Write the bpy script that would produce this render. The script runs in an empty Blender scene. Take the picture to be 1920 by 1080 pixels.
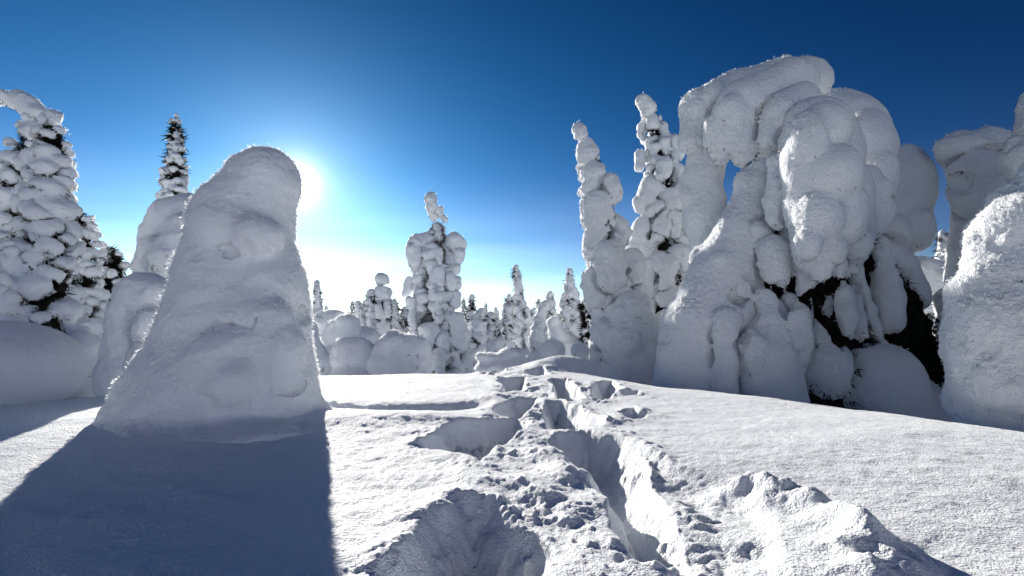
import bpy, math, random
import numpy as np

# ------------------------------------------------------------------ camera, sky, sun, exposure
FP = 907.0                 # focal length in pixels of a 1920 wide frame
PITCH = math.radians(4.4)
CAM = np.array([0.0, 0.0, 0.8])
sc = bpy.context.scene
cd = bpy.data.cameras.new('camera'); cam = bpy.data.objects.new('camera', cd)
sc.collection.objects.link(cam); sc.camera = cam
cd.sensor_width = 36.0; cd.lens = 36.0 * FP / 1920.0; cd.clip_start = 0.05; cd.clip_end = 3000
cam.location = CAM; cam.rotation_euler = (math.radians(90) + PITCH, 0, 0)

SUN_AZ = math.radians(-24.4); SUN_EL = math.radians(15.2)
SUN = np.array([math.sin(SUN_AZ) * math.cos(SUN_EL), math.cos(SUN_AZ) * math.cos(SUN_EL), math.sin(SUN_EL)])
w = bpy.data.worlds.new('World'); sc.world = w; w.use_nodes = True
nt = w.node_tree; N = nt.nodes; L = nt.links
bg = N['Background']
sky = N.new('ShaderNodeTexSky'); sky.sky_type = 'NISHITA'; sky.sun_disc = False
sky.sun_elevation = SUN_EL; sky.sun_rotation = SUN_AZ
sky.air_density = 1.0; sky.dust_density = 0.15; sky.ozone_density = 5.0; sky.altitude = 400
def wn(t, **k):
    n = N.new(t)
    for a, b in k.items(): setattr(n, a, b)
    return n
def wm(op, a, b=None, c=None):
    n = wn('ShaderNodeMath', operation=op)
    for i, v in enumerate((a, b, c)):
        if v is None: continue
        if isinstance(v, (int, float)): n.inputs[i].default_value = v
        else: L.new(v, n.inputs[i])
    return n.outputs[0]
tc = wn('ShaderNodeTexCoord'); sep = wn('ShaderNodeSeparateXYZ')
L.new(tc.outputs['Generated'], sep.inputs[0])
hs = wn('ShaderNodeHueSaturation'); hs.inputs['Saturation'].default_value = 1.4; hs.inputs['Hue'].default_value = 0.49
L.new(sky.outputs[0], hs.inputs['Color'])
gam = wn('ShaderNodeGamma'); gam.inputs[1].default_value = 1.8
PIV = 10.0                                # contrast pivot of the sky colour
pv0 = wn('ShaderNodeVectorMath', operation='SCALE'); pv0.inputs['Scale'].default_value = 1 / PIV
pv1 = wn('ShaderNodeVectorMath', operation='SCALE'); pv1.inputs['Scale'].default_value = PIV
L.new(hs.outputs[0], pv0.inputs[0]); L.new(pv0.outputs[0], gam.inputs[0]); L.new(gam.outputs[0], pv1.inputs[0])
# circumsolar brightness of thin ice haze
dt = wn('ShaderNodeVectorMath', operation='DOT_PRODUCT'); dt.inputs[1].default_value = SUN
L.new(tc.outputs['Generated'], dt.inputs[0])
d0 = wm('MAXIMUM', dt.outputs['Value'], 0.0)
ang = wm('ARCCOSINE', wm('MINIMUM', d0, 1.0))
g1 = wm('MULTIPLY', wm('POWER', 2.718, wm('MULTIPLY', ang, -1 / 0.0165)), 55.0)
g2 = wm('MULTIPLY', wm('POWER', 2.718, wm('MULTIPLY', ang, -1 / 0.085)), 5.5)
g3 = wm('MULTIPLY', wm('POWER', 2.718, wm('MULTIPLY', ang, -1 / 0.40)), 14.0)
g3 = wm('MULTIPLY', g3, wm('POWER', 2.718, wm('MULTIPLY', wm('MAXIMUM', sep.outputs[2], 0.0), -1 / 0.30)))
glow = wm('ADD', g1, g2)
# thin cirrus low over the horizon
vec = wn('ShaderNodeCombineXYZ')
zz = wm('ADD', wm('MAXIMUM', sep.outputs[2], 0.0), 0.06)
L.new(wm('DIVIDE', sep.outputs[0], zz), vec.inputs[0]); L.new(wm('DIVIDE', sep.outputs[1], zz), vec.inputs[1])
mp = wn('ShaderNodeMapping'); mp.inputs['Scale'].default_value = (0.16, 0.55, 1); mp.inputs['Rotation'].default_value = (0, 0, 0.15)
L.new(vec.outputs[0], mp.inputs[0])
nz = wn('ShaderNodeTexNoise'); nz.inputs['Scale'].default_value = 1.0; nz.inputs['Detail'].default_value = 6; nz.inputs['Roughness'].default_value = 0.55
L.new(mp.outputs[0], nz.inputs['Vector'])
cr = wn('ShaderNodeMapRange'); cr.inputs[1].default_value = 0.30; cr.inputs[2].default_value = 0.80
L.new(nz.outputs[0], cr.inputs[0])
er = wn('ShaderNodeMapRange'); er.inputs[1].default_value = 0.30; er.inputs[2].default_value = 0.03
L.new(sep.outputs[2], er.inputs[0])
toward = wm('ADD', wm('MULTIPLY', wm('POWER', 2.718, wm('MULTIPLY', ang, -1 / 0.46)), 1.0), 0.03)
cl = wm('MULTIPLY', wm('MULTIPLY', cr.outputs[0], wm('POWER', er.outputs[0], 1.3)), wm('MULTIPLY', toward, 14.0))
hz = wm('MULTIPLY', wm('POWER', 2.718, wm('MULTIPLY', wm('MAXIMUM', sep.outputs[2], 0.0), -1 / 0.078)), wm('MULTIPLY', toward, 42.0))
tot = wm('ADD', wm('ADD', glow, cl), hz)
sc_ = wn('ShaderNodeMix', data_type='RGBA', blend_type='ADD'); sc_.inputs[0].default_value = 1.0
wc = wn('ShaderNodeVectorMath', operation='SCALE'); wc.inputs[0].default_value = (1.0, 0.99, 0.97)
L.new(tot, wc.inputs['Scale']); L.new(pv1.outputs[0], sc_.inputs[6]); L.new(wc.outputs[0], sc_.inputs[7])
ha = wn('ShaderNodeVectorMath', operation='SCALE'); ha.inputs[0].default_value = (0.12, 0.74, 1.0); L.new(g3, ha.inputs['Scale'])
sb_ = wn('ShaderNodeVectorMath', operation='ADD'); L.new(sc_.outputs[2], sb_.inputs[0]); L.new(ha.outputs[0], sb_.inputs[1])
L.new(sb_.outputs[0], bg.inputs['Color']); bg.inputs['Strength'].default_value = 0.055

sl = bpy.data.lights.new('sun', 'SUN'); sl.energy = 5.0; sl.angle = math.radians(0.53); sl.color = (1.0, 0.95, 0.88)
so = bpy.data.objects.new('sun', sl); sc.collection.objects.link(so); so.location = (-8, 18, 9)
import mathutils
so.rotation_euler = mathutils.Vector(tuple(SUN)).to_track_quat('Z', 'Y').to_euler()

sc.view_settings.view_transform = 'Standard'; sc.view_settings.look = 'None'; sc.view_settings.gamma = 1.0
sc.view_settings.use_curve_mapping = False; sc.view_settings.exposure = 0.75
sc.render.engine = 'CYCLES'
sc.cycles.use_denoising = True
sc.cycles.max_bounces = 12; sc.cycles.diffuse_bounces = 9; sc.cycles.glossy_bounces = 2
sc.cycles.use_adaptive_sampling = True; sc.cycles.adaptive_threshold = 0.02
sc.cycles.sample_clamp_indirect = 8.0

# ------------------------------------------------------------------ helpers
rng = np.random.default_rng(11)
_cp, _sp = math.cos(PITCH), math.sin(PITCH)
def ray(px, py):
    dx = (px - 960) / FP; dv = (540 - py) / FP
    return np.array([dx, _cp - dv * _sp, _sp + dv * _cp])
def W(px, py, d):                       # world point seen in that direction at forward distance d
    r = ray(px, py); return CAM + r * (d / r[1])
def G(px, py, z=0.0):                   # where that direction meets the level z
    r = ray(px, py); return (CAM + r * ((z - CAM[2]) / r[2]))[:2]

_perm = np.random.default_rng(3).permutation(256); _perm = np.concatenate([_perm, _perm, _perm])
_gr = np.random.default_rng(4).normal(size=(256, 3)); _gr /= np.linalg.norm(_gr, axis=1)[:, None]; _gr = _gr.astype(np.float32)
def noise3(p):
    p = np.asarray(p, np.float32)
    i = np.floor(p).astype(np.int32); f = p - i; i &= 255
    u = f * f * f * (f * (f * 6 - 15) + 10)
    out = np.zeros(len(p), np.float32)
    for a in (0, 1):
        wa = u[:, 0] if a else 1 - u[:, 0]; pa = _perm[(i[:, 0] + a) & 255]
        for b in (0, 1):
            wb = wa * (u[:, 1] if b else 1 - u[:, 1]); pb = _perm[pa + ((i[:, 1] + b) & 255)]
            for c in (0, 1):
                wc_ = wb * (u[:, 2] if c else 1 - u[:, 2])
                g = _gr[_perm[pb + ((i[:, 2] + c) & 255)]]
                out += wc_ * (g[:, 0] * (f[:, 0] - a) + g[:, 1] * (f[:, 1] - b) + g[:, 2] * (f[:, 2] - c))
    return out * 1.5
def noise2(x, y, s, seed=0.0):
    return noise3(np.stack([x.ravel() * s, y.ravel() * s, np.full(x.size, seed + 0.37)], 1)).reshape(x.shape)
def sstep(a, b, x):
    t = np.clip((x - a) / (b - a), 0, 1); return t * t * (3 - 2 * t)

# ------------------------------------------------------------------ materials
def mat(name):
    m = bpy.data.materials.new(name); m.use_nodes = True
    return m, m.node_tree.nodes, m.node_tree.links, m.node_tree.nodes['Principled BSDF']
def snow_mat(name, layers, base=(0.90, 0.923, 0.952), sheen=0.5, sss=0.0):
    m, n, l, b = mat(name)
    b.inputs['Base Color'].default_value = (*base, 1); b.inputs['Roughness'].default_value = 0.65
    b.inputs['Specular IOR Level'].default_value = 0.25
    b.inputs['Sheen Weight'].default_value = sheen; b.inputs['Sheen Roughness'].default_value = 0.35
    if sss:
        b.inputs['Subsurface Weight'].default_value = sss; b.inputs['Subsurface Radius'].default_value = (1.0, 1.1, 1.2)
        b.inputs['Subsurface Scale'].default_value = 0.025
    g = n.new('ShaderNodeNewGeometry'); prev = None
    for (s, det, dist, strength) in layers:
        t = n.new('ShaderNodeTexNoise'); t.inputs['Scale'].default_value = s; t.inputs['Detail'].default_value = det; t.inputs['Roughness'].default_value = 0.6
        l.new(g.outputs['Position'], t.inputs['Vector'])
        bp = n.new('ShaderNodeBump'); bp.inputs['Distance'].default_value = dist; bp.inputs['Strength'].default_value = strength
        l.new(t.outputs[0], bp.inputs['Height'])
        if prev: l.new(prev.outputs[0], bp.inputs['Normal'])
        prev = bp
    l.new(prev.outputs[0], b.inputs['Normal'])
    return m
M_GROUND = snow_mat('packed_powder_snow', [(30, 3, 0.03, 0.35), (95, 2, 0.015, 0.6)])
M_SNOW = snow_mat('wind_packed_snow', [(14, 4, 0.05, 0.45), (60, 3, 0.02, 0.5)])
M_FROST = snow_mat('rimed_snow', [(16, 5, 0.05, 0.8), (55, 3, 0.025, 0.8)])
def plain(name, c0, c1, scale, rough=0.85):
    m, n, l, b = mat(name)
    t = n.new('ShaderNodeTexNoise'); t.inputs['Scale'].default_value = scale; t.inputs['Detail'].default_value = 4
    g = n.new('ShaderNodeNewGeometry'); l.new(g.outputs['Position'], t.inputs['Vector'])
    r = n.new('ShaderNodeValToRGB'); r.color_ramp.elements[0].color = (*c0, 1); r.color_ramp.elements[1].color = (*c1, 1)
    r.color_ramp.elements[0].position = 0.38; r.color_ramp.elements[1].position = 0.66
    l.new(t.outputs[0], r.inputs[0]); l.new(r.outputs[0], b.inputs['Base Color'])
    b.inputs['Roughness'].default_value = rough; b.inputs['Specular IOR Level'].default_value = 0.0
    return m
M_NEEDLE = plain('spruce_needles', (0.011, 0.012, 0.009), (0.032, 0.028, 0.021), 9)
M_RIMED = plain('rimed_twigs', (0.05, 0.045, 0.035), (0.62, 0.64, 0.66), 16)
M_BARK = plain('spruce_bark', (0.035, 0.028, 0.022), (0.12, 0.10, 0.085), 14)

M_HOAR, hn, hl, hb = mat('hoar_crystals')
hb.inputs['Base Color'].default_value = (0.93, 0.94, 0.95, 1); hb.inputs['Roughness'].default_value = 0.6; hb.inputs['Specular IOR Level'].default_value = 0.2
ht = hn.new('ShaderNodeBsdfTranslucent'); ht.inputs['Color'].default_value = (0.95, 0.95, 0.95, 1)
hm = hn.new('ShaderNodeMixShader'); hm.inputs[0].default_value = 0.5
hl.new(hb.outputs[0], hm.inputs[1]); hl.new(ht.outputs[0], hm.inputs[2]); hl.new(hm.outputs[0], hn['Material Output'].inputs[0])
# ------------------------------------------------------------------ mesh building
def mesh_np(name, V, F4, mt, normals=None):
    me = bpy.data.meshes.new(name)
    k = F4.shape[1]
    me.vertices.add(len(V)); me.vertices.foreach_set('co', np.ascontiguousarray(V, np.float32).ravel())
    me.loops.add(F4.size); me.loops.foreach_set('vertex_index', np.ascontiguousarray(F4, np.int32).ravel())
    me.polygons.add(len(F4)); me.polygons.foreach_set('loop_start', np.arange(0, F4.size, k, dtype=np.int32))
    me.polygons.foreach_set('use_smooth', np.ones(len(F4), bool))
    me.update(calc_edges=True)
    if normals is not None: me.normals_split_custom_set_from_vertices(np.ascontiguousarray(normals, np.float32))
    me.materials.append(mt)
    return me
def link(name, me, parent=None, loc=None):
    o = bpy.data.objects.new(name, me); sc.collection.objects.link(o)
    if parent is not None: o.parent = parent
    if loc is not None: o.location = loc
    return o
def tag(o, label, cat=None, group=None, kind=None):
    if label: o['label'] = label
    if cat: o['category'] = cat
    if group: o['group'] = group
    if kind: o['kind'] = kind
    return o

def surface_nets(f, org, h):
    s = f < 0
    c = np.zeros(tuple(n - 1 for n in f.shape), np.uint8)
    for a in (0, 1):
        for b in (0, 1):
            for d in (0, 1):
                c += s[a:a + c.shape[0], b:b + c.shape[1], d:d + c.shape[2]]
    act = (c > 0) & (c < 8); idx = np.full(c.shape, -1, np.int32)
    I = np.argwhere(act); idx[act] = np.arange(len(I))
    acc = np.zeros((len(I), 3)); cnt = np.zeros(len(I))
    cor = [np.array(q) for q in ((0,0,0),(1,0,0),(0,1,0),(1,1,0),(0,0,1),(1,0,1),(0,1,1),(1,1,1))]
    val = [f[I[:, 0] + q[0], I[:, 1] + q[1], I[:, 2] + q[2]] for q in cor]
    for a, b in ((0,1),(2,3),(4,5),(6,7),(0,2),(1,3),(4,6),(5,7),(0,4),(1,5),(2,6),(3,7)):
        va, vb = val[a], val[b]; m = (va < 0) != (vb < 0)
        t = np.where(m, va / np.where(m, va - vb, 1), 0)
        acc += m[:, None] * (cor[a] + t[:, None] * (cor[b] - cor[a])); cnt += m
    V = org + h * (I + acc / cnt[:, None])
    Q = []
    for ax in range(3):
        o1, o2 = [(1, 2), (2, 0), (0, 1)][ax]
        sl0 = [slice(1, -1)] * 3; sl1 = [slice(1, -1)] * 3
        sl0[ax] = slice(0, -1); sl1[ax] = slice(1, None)
        A = s[tuple(sl0)]; B = s[tuple(sl1)]; E = np.argwhere(A != B)
        if not len(E): continue
        off = np.array([1, 1, 1]); off[ax] = 0; E = E + off
        inside = s[E[:, 0], E[:, 1], E[:, 2]]
        def ci(d1, d2):
            e = E.copy(); e[:, o1] -= d1; e[:, o2] -= d2
            return idx[e[:, 0], e[:, 1], e[:, 2]]
        q = np.stack([ci(1, 1), ci(0, 1), ci(0, 0), ci(1, 0)], 1)
        q[~inside] = q[~inside][:, ::-1]
        Q.append(q)
    return V, np.concatenate(Q)
def vnormals(V, Q):
    n = np.cross(V[Q[:, 2]] - V[Q[:, 0]], V[Q[:, 3]] - V[Q[:, 1]])
    out = np.zeros_like(V)
    for k in range(4):
        for a in range(3): out[:, a] += np.bincount(Q[:, k], n[:, a], len(V))
    return out / np.maximum(np.linalg.norm(out, axis=1), 1e-9)[:, None]

# primitives: ('e', centre, radii, R) and ('c', a, b, ra, rb, squash); all in metres
def prim_box(p):
    if p[0] == 'e':
        r = max(p[2]); return p[1] - r, p[1] + r
    r = max(p[3], p[4]); return np.minimum(p[1], p[2]) - r, np.maximum(p[1], p[2]) + r
def prim_dist(p, X, Y, Z):
    if p[0] == 'e':
        x, y, z = X - p[1][0], Y - p[1][1], Z - p[1][2]; R = p[3]; r = p[2]
        a = [(R[0][k] * x + R[1][k] * y + R[2][k] * z) for k in range(3)]
        k0 = np.sqrt((a[0] / r[0]) ** 2 + (a[1] / r[1]) ** 2 + (a[2] / r[2]) ** 2)
        k1 = np.sqrt((a[0] / r[0] ** 2) ** 2 + (a[1] / r[1] ** 2) ** 2 + (a[2] / r[2] ** 2) ** 2)
        return k0 * (k0 - 1) / np.maximum(k1, 1e-6)
    a, b = p[1], p[2]; ab = b - a; L2 = max(float(ab @ ab), 1e-9)
    x, y, z = X - a[0], Y - a[1], Z - a[2]
    t = np.clip((x * ab[0] + y * ab[1] + z * ab[2]) / L2, 0, 1)
    return np.sqrt((x - t * ab[0]) ** 2 + (y - t * ab[1]) ** 2 + (z - t * ab[2]) ** 2) - (p[3] + t * (p[4] - p[3]))
def rotm(rx=0, ry=0, rz=0):
    return np.array(mathutils.Euler((rx, ry, rz)).to_matrix())

def build_snow(clumps, h, k, floor=None, carve=(), crease=0.0, depth=0.2, cmask=None):
    """clumps: list of lists of primitives -> V, Q, label per face, one closed skin with soft creases"""
    P = [(p, i) for i, c in enumerate(clumps) for p in c]
    lo = np.min([prim_box(p)[0] for p, _ in P], 0) - 4 * h - k; hi = np.max([prim_box(p)[1] for p, _ in P], 0) + 4 * h + k
    if floor is not None: lo[2] = max(lo[2], floor)
    n = np.ceil((hi - lo) / h).astype(int) + 1
    f = np.full(n, 9.0, np.float32); g = np.full(n, 9.0, np.float32); g2 = np.full(n, 9.0, np.float32); lab = np.full(n, -1, np.int16)
    ax = [(lo[i] + h * np.arange(n[i])).astype(np.float32) for i in range(3)]
    def window(p, mrg):
        a, b = prim_box(p)
        i0 = np.clip(((a - mrg - lo) / h).astype(int), 0, n); i1 = np.clip(((b + mrg - lo) / h).astype(int) + 2, 0, n)
        s = tuple(slice(i0[q], i1[q]) for q in range(3))
        return s, ax[0][s[0]][:, None, None], ax[1][s[1]][None, :, None], ax[2][s[2]][None, None, :]
    for p, i in P:
        s, X, Y, Z = window(p, k + 3 * h)
        if 0 in f[s].shape: continue
        d = prim_dist(p, X, Y, Z).astype(np.float32)
        o = f[s]; hh = np.maximum(k - np.abs(o - d), 0) / k
        f[s] = np.minimum(o, d) - hh * hh * k * 0.25
        gg = g[s]; same = lab[s] == i; m = d < gg
        if crease: g2[s] = np.where(same, g2[s], np.where(m, gg, np.minimum(g2[s], d)))
        g[s] = np.where(m, d, gg); lab[s] = np.where(m, i, lab[s])
    if crease:                      # loads settle apart: a narrow gap of uneven width where two of them meet
        ii = np.argwhere((f < 2 * h) & (f > -depth - h) & (g2 - g < crease * (1.6 if cmask is None else 4.5)))
        if len(ii):
            q = (ii[:, 0], ii[:, 1], ii[:, 2]); wv = crease * np.clip(0.55 + 1.9 * noise3((lo + ii * h) / 0.40 + 9.1), -0.6, 1.6)
            if cmask is not None: wv = wv * cmask(lo + ii * h)
            f[q] = np.maximum(f[q], np.minimum(wv - (g2[q] - g[q]), depth + f[q]))
    for p in carve:
        s, X, Y, Z = window(p, 0.06)
        if 0 in f[s].shape: continue
        f[s] = np.maximum(f[s], -prim_dist(p, X, Y, Z).astype(np.float32))
    if floor is not None: f[:, :, 0] = np.maximum(f[:, :, 0], h * 0.1)
    f[0], f[-1], f[:, 0], f[:, -1], f[:, :, -1] = 1, 1, 1, 1, 1
    V, Q = surface_nets(f, lo, h)
    c = np.clip(np.rint((V[Q].mean(1) - lo) / h).astype(int), 0, n - 1)
    return V, Q, lab[c[:, 0], c[:, 1], c[:, 2]]

def rough(V, Q, amps, under=0.0, wind=False):
    """uneven, rimed surface: real relief along the normals"""
    nn = vnormals(V, Q); d = np.zeros(len(V))
    for (amp, wl, bil) in amps:
        v = noise3(V / wl + 17.3)
        if bil: v = np.abs(v) * 1.7 - 0.4
        if wind and bil: v = v * (0.35 + 1.1 * np.clip(nn @ np.array([-0.9, -0.25, 0.3]), 0, 1)) * (0.5 + 1.0 * sstep(-0.3, 0.3, noise3(V / 0.6 + 3.3)))
        d += amp * v
    if under:
        u = np.clip(-nn[:, 2], 0, 1); v = noise3(V / np.array([0.07, 0.07, 0.16]) + 5.1)
        d += under * u * v
    V = V + nn * d[:, None]
    return V, vnormals(V, Q)

def blades(P, D, size, per=7, seed=0, wid=0.13, spread=0.75):
    """tufts of needles: per narrow blades at every point of P leaving along D"""
    r = np.random.default_rng(seed); n = len(P)
    if n == 0: return np.zeros((0, 3)), np.zeros((0, 3), int)
    P = np.repeat(P, per, 0); D = np.repeat(D, per, 0); S = np.repeat(np.broadcast_to(size, (n,)), per)
    d = D + r.normal(size=P.shape) * spread; d /= np.linalg.norm(d, axis=1)[:, None]
    ln = S * r.uniform(0.5, 1.3, len(P))
    sd = np.cross(d, r.normal(size=P.shape)); sd /= np.linalg.norm(sd, axis=1)[:, None]
    b = P + r.normal(size=P.shape) * (S * 0.15)[:, None]
    V = np.stack([b - sd * (wid * ln)[:, None] * .5, b + sd * (wid * ln)[:, None] * .5, b + d * ln[:, None] - np.array([0, 0, 1]) * (ln * .15)[:, None]], 1).reshape(-1, 3)
    return V, np.arange(len(V)).reshape(-1, 3)

def hoar_coat(V, nn, n, size, root, seed):
    """a thin coat of frost crystals standing on the snow"""
    r = np.random.default_rng(seed); ok = np.nonzero((nn @ SUN > -0.3) & (V[:, 2] > 0.1))[0]
    if len(ok) == 0: return
    i = r.choice(ok, min(n, 3 * len(ok)))
    v, f_ = blades(V[i] - nn[i] * size * 0.2 + r.normal(size=(len(i), 3)) * size * 0.4, nn[i], size * r.uniform(.5, 1.2, len(i)), 1, seed, wid=0.55, spread=0.45)
    link('hoar_frost', mesh_np('hoar_frost', v, f_, M_HOAR), root)['kind'] = 'stuff'

def tube(path, radii, sides=7):
    path = np.asarray(path, float); V = []; Fc = []
    for i, p in enumerate(path):
        t = path[min(i + 1, len(path) - 1)] - path[max(i - 1, 0)]; t /= max(np.linalg.norm(t), 1e-9)
        u = np.cross(t, [0.3, 1, 0.1]); u /= np.linalg.norm(u); v = np.cross(t, u)
        for s in range(sides):
            a = 2 * math.pi * s / sides; V.append(p + radii[i] * (math.cos(a) * u + math.sin(a) * v))
    for i in range(len(path) - 1):
        for s in range(sides):
            Fc.append((i * sides + s, i * sides + (s + 1) % sides, (i + 1) * sides + (s + 1) % sides, (i + 1) * sides + s))
    return np.array(V), np.array(Fc)

# ------------------------------------------------------------------ ground
def poly_sd(x, y, P):
    P = np.asarray(P, float); d = np.full(x.shape, 1e9); ins = np.zeros(x.shape, bool)
    for i in range(len(P)):
        a = P[i]; b = P[(i + 1) % len(P)]; e = b - a; wx, wy = x - a[0], y - a[1]
        t = np.clip((wx * e[0] + wy * e[1]) / (e @ e), 0, 1)
        d = np.minimum(d, (wx - t * e[0]) ** 2 + (wy - t * e[1]) ** 2)
        c = (a[1] > y) != (b[1] > y)
        if e[1] != 0: ins ^= c & (x < e[0] * (y - a[1]) / e[1] + a[0])
    return np.where(ins, -1, 1) * np.sqrt(d)
def line_d(x, y, P):
    d = np.full(x.shape, 1e9)
    for a, b in zip(P[:-1], P[1:]):
        a = np.asarray(a); e = np.asarray(b) - a; wx, wy = x - a[0], y - a[1]
        t = np.clip((wx * e[0] + wy * e[1]) / (e @ e), 0, 1)
        d = np.minimum(d, (wx - t * e[0]) ** 2 + (wy - t * e[1]) ** 2)
    return np.sqrt(d)
def gpts(L_): return [G(*q) for q in L_]
RAZ = np.radians([-180, -70, -47, -30, -15, 0, 5, 17, 35, 47, 70, 180])
RCR = np.array([7, 7, 8.2, 9.3, 9.6, 9.6, 9.4, 7.7, 6.5, 6.2, 6, 7])
def base_z(x, y):
    r = np.hypot(x, y); th = np.arctan2(x, y); R = np.interp(th, RAZ, RCR)
    t = (r - R) / 0.7
    z = -0.30 * 0.7 * np.logaddexp(0, t)
    z = np.where(z < -0.9, -0.9 - 0.7 * (1 - np.exp((z + 0.9) / 0.7)), z)
    z = z - 0.012 * np.clip(r - 30, 0, 400)
    z = z + 0.05 * noise2(x, y, 0.45, 2) + 0.02 * noise2(x, y, 1.3, 5)
    z = z + 0.3 * noise2(x, y, 0.12, 8) * sstep(10, 25, r)
    z = z + 0.34 * 2.0 * np.logaddexp(0, (-y - 6.5) / 2.0)          # unseen slope shaped behind the viewer to bounce sunlight onto shaded faces
    pc = W(405, 640, 4.0); z = z + 0.15 * np.exp(-(np.hypot(x - pc[0], y - pc[1]) / 1.3) ** 2)   # snow banked round the pillar
    # wind drift rising behind the trail, lee trough beside the stout pillar
    a = G(1060, 690); u = (x - a[0]) ; v = (y - a[1])
    z = z + 0.36 * np.exp(-((u * 0.9 + v * 0.2 - .1) / 0.9) ** 2 - ((v - 0.15 * u) / 0.6) ** 2)
    z = z - 0.10 * np.exp(-(line_d(x, y, gpts([(600, 770), (720, 768), (880, 752)])) / 0.22) ** 2)
    z = z + 0.06 * np.exp(-(line_d(x, y, gpts([(560, 812), (700, 800), (820, 790)])) / 0.3) ** 2)
    return z
HOLES = [  # rim outlines of the post-holes, depth, wall width
    ([(690, 1120), (745, 1030), (795, 965), (860, 930), (925, 938), (975, 966), (1012, 988), (1032, 1015), (1040, 1110), (1000, 1300), (700, 1300)], 0.27, 0.18),
    ([(782, 838), (830, 806), (900, 784), (975, 777), (988, 790), (962, 815), (925, 845), (905, 870), (880, 860), (840, 846)], 0.24, 0.14),
    ([(1022, 745), (1060, 747), (1100, 768), (1132, 790), (1090, 798), (1030, 796), (1016, 775)], 0.25, 0.11),
    ([(928, 757), (960, 741), (1002, 741), (996, 765), (975, 777), (922, 772)], 0.25, 0.11),
    ([(932, 710), (985, 707), (986, 728), (942, 733)], 0.30, 0.09),
    ([(1030, 711), (1065, 714), (1098, 745), (1075, 751), (1040, 736)], 0.32, 0.09),
    ([(1115, 717), (1150, 714), (1167, 730), (1130, 749), (1103, 746)], 0.26, 0.09),
    ([(985, 697), (1020, 695), (1030, 703), (990, 705)], 0.25, 0.1),
    ([(900, 690), (940, 688), (950, 697), (905, 699)], 0.2, 0.1),
    ([(1158, 772), (1190, 764), (1226, 775), (1200, 787), (1168, 785)], 0.09, 0.09),
    ([(1160, 733), (1200, 731), (1195, 740), (1165, 741)], 0.08, 0.09),
]
PIT = [(1040, 812), (1100, 803), (1160, 813), (1198, 834), (1222, 870), (1262, 930), (1296, 990), (1310, 1050), (1240, 1060), (1185, 1038), (1150, 960), (1120, 920), (1105, 885), (1060, 860)]
SHELF = [(1170, 820), (1262, 872), (1330, 884), (1395, 900), (1430, 950), (1460, 1010), (1500, 1130), (1250, 1160), (1240, 1000)]
TRAIL = gpts([(955, 690), (985, 712), (1000, 745), (1010, 790), (1040, 860), (1080, 960), (1130, 1080), (1180, 1250)])
def ground_z(x, y, detail=True):
    z = base_z(x, y)
    if not detail: return z
    near = np.hypot(x, y) < 13
    xx, yy = x[near], y[near]
    wx = xx + 0.055 * noise2(xx, yy, 2.6, 21) + 0.024 * noise2(xx, yy, 7, 23)
    wy = yy + 0.055 * noise2(xx, yy, 2.6, 31) + 0.024 * noise2(xx, yy, 7, 33)
    dep = np.zeros(xx.shape); rim = np.full(xx.shape, 1e9)
    for P, dp, wd in HOLES:
        s = poly_sd(wx, wy, gpts(P)); rim = np.minimum(rim, s)
        dep = np.maximum(dep, dp * sstep(0.012, -wd, s) * (0.93 + 0.07 * sstep(-wd, -0.3, s)))
    s = poly_sd(wx, wy, gpts(PIT)); rim = np.minimum(rim, s)
    sh = poly_sd(wx, wy, gpts(SHELF)); shelf = sstep(0.02, -0.10, sh)
    dep = np.maximum(dep, 0.29 * sstep(0.03, -0.19, s)); dep = np.maximum(dep, shelf * 0.055 + 0.04 * sstep(-0.05, -0.35, sh))
    td = line_d(wx, wy, TRAIL); tr = np.exp(-(td / 0.42) ** 2)
    heap = np.exp(-(line_d(wx, wy, gpts([(1420, 915), (1500, 945), (1580, 1000), (1640, 1060)])) / 0.12) ** 2)
    churn = np.clip(np.maximum(tr, 0.9 * np.exp(-(np.maximum(rim, 0) / 0.14) ** 2)), 0, 1)
    churn = np.maximum(np.maximum(churn, 1.3 * heap), 0.7 * shelf) * (1 - 0.6 * sstep(0.12, 0.33, dep))
    pat = 0.35 + 0.65 * sstep(-0.25, 0.3, noise2(xx, yy, 2.6, 40))
    sb = lambda sc__, sd_: np.sqrt(noise2(xx, yy, sc__, sd_) ** 2 + 0.012) - 0.11
    lump = noise2(xx, yy, 4.5, 41) * 0.034 + pat * (sb(10, 43) * 0.034 + sb(22, 44) * 0.016 + sb(45, 45) * 0.009 + sb(85, 46) * 0.005)
    dep = dep + 0.045 * np.exp(-(td / 0.38) ** 4)
    tw_ = np.clip((dep - 0.10) / 0.22, 0, 1); wall = 4 * tw_ * (1 - tw_)
    q = wall * (sb(9, 61) * 0.07 + sb(20, 62) * 0.045 + sb(42, 63) * 0.02) - dep + churn * (lump + 0.015) + heap * 0.055 * (0.8 + 1.2 * noise2(xx, yy, 8, 47)) + 0.035 * tr * (dep < 0.06) * (0.6 + noise2(xx, yy, 4, 49))
    # scattered crumbs of snow thrown off the trail
    cr_ = np.clip(noise2(xx, yy, 26, 51) - 0.45, 0, 1) * np.exp(-(td / 0.8) ** 2) * 0.03
    q = q + cr_ + 0.004 * noise2(xx, yy, 30, 53) + 0.006 * noise2(xx, yy, 9, 55) + 0.010 * noise2(xx * 0.45, yy, 3.2, 57)
    z = z.copy(); z[near] += q
    return z
def gz1(x, y): return float(base_z(np.array([x], float), np.array([y], float))[0])

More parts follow.
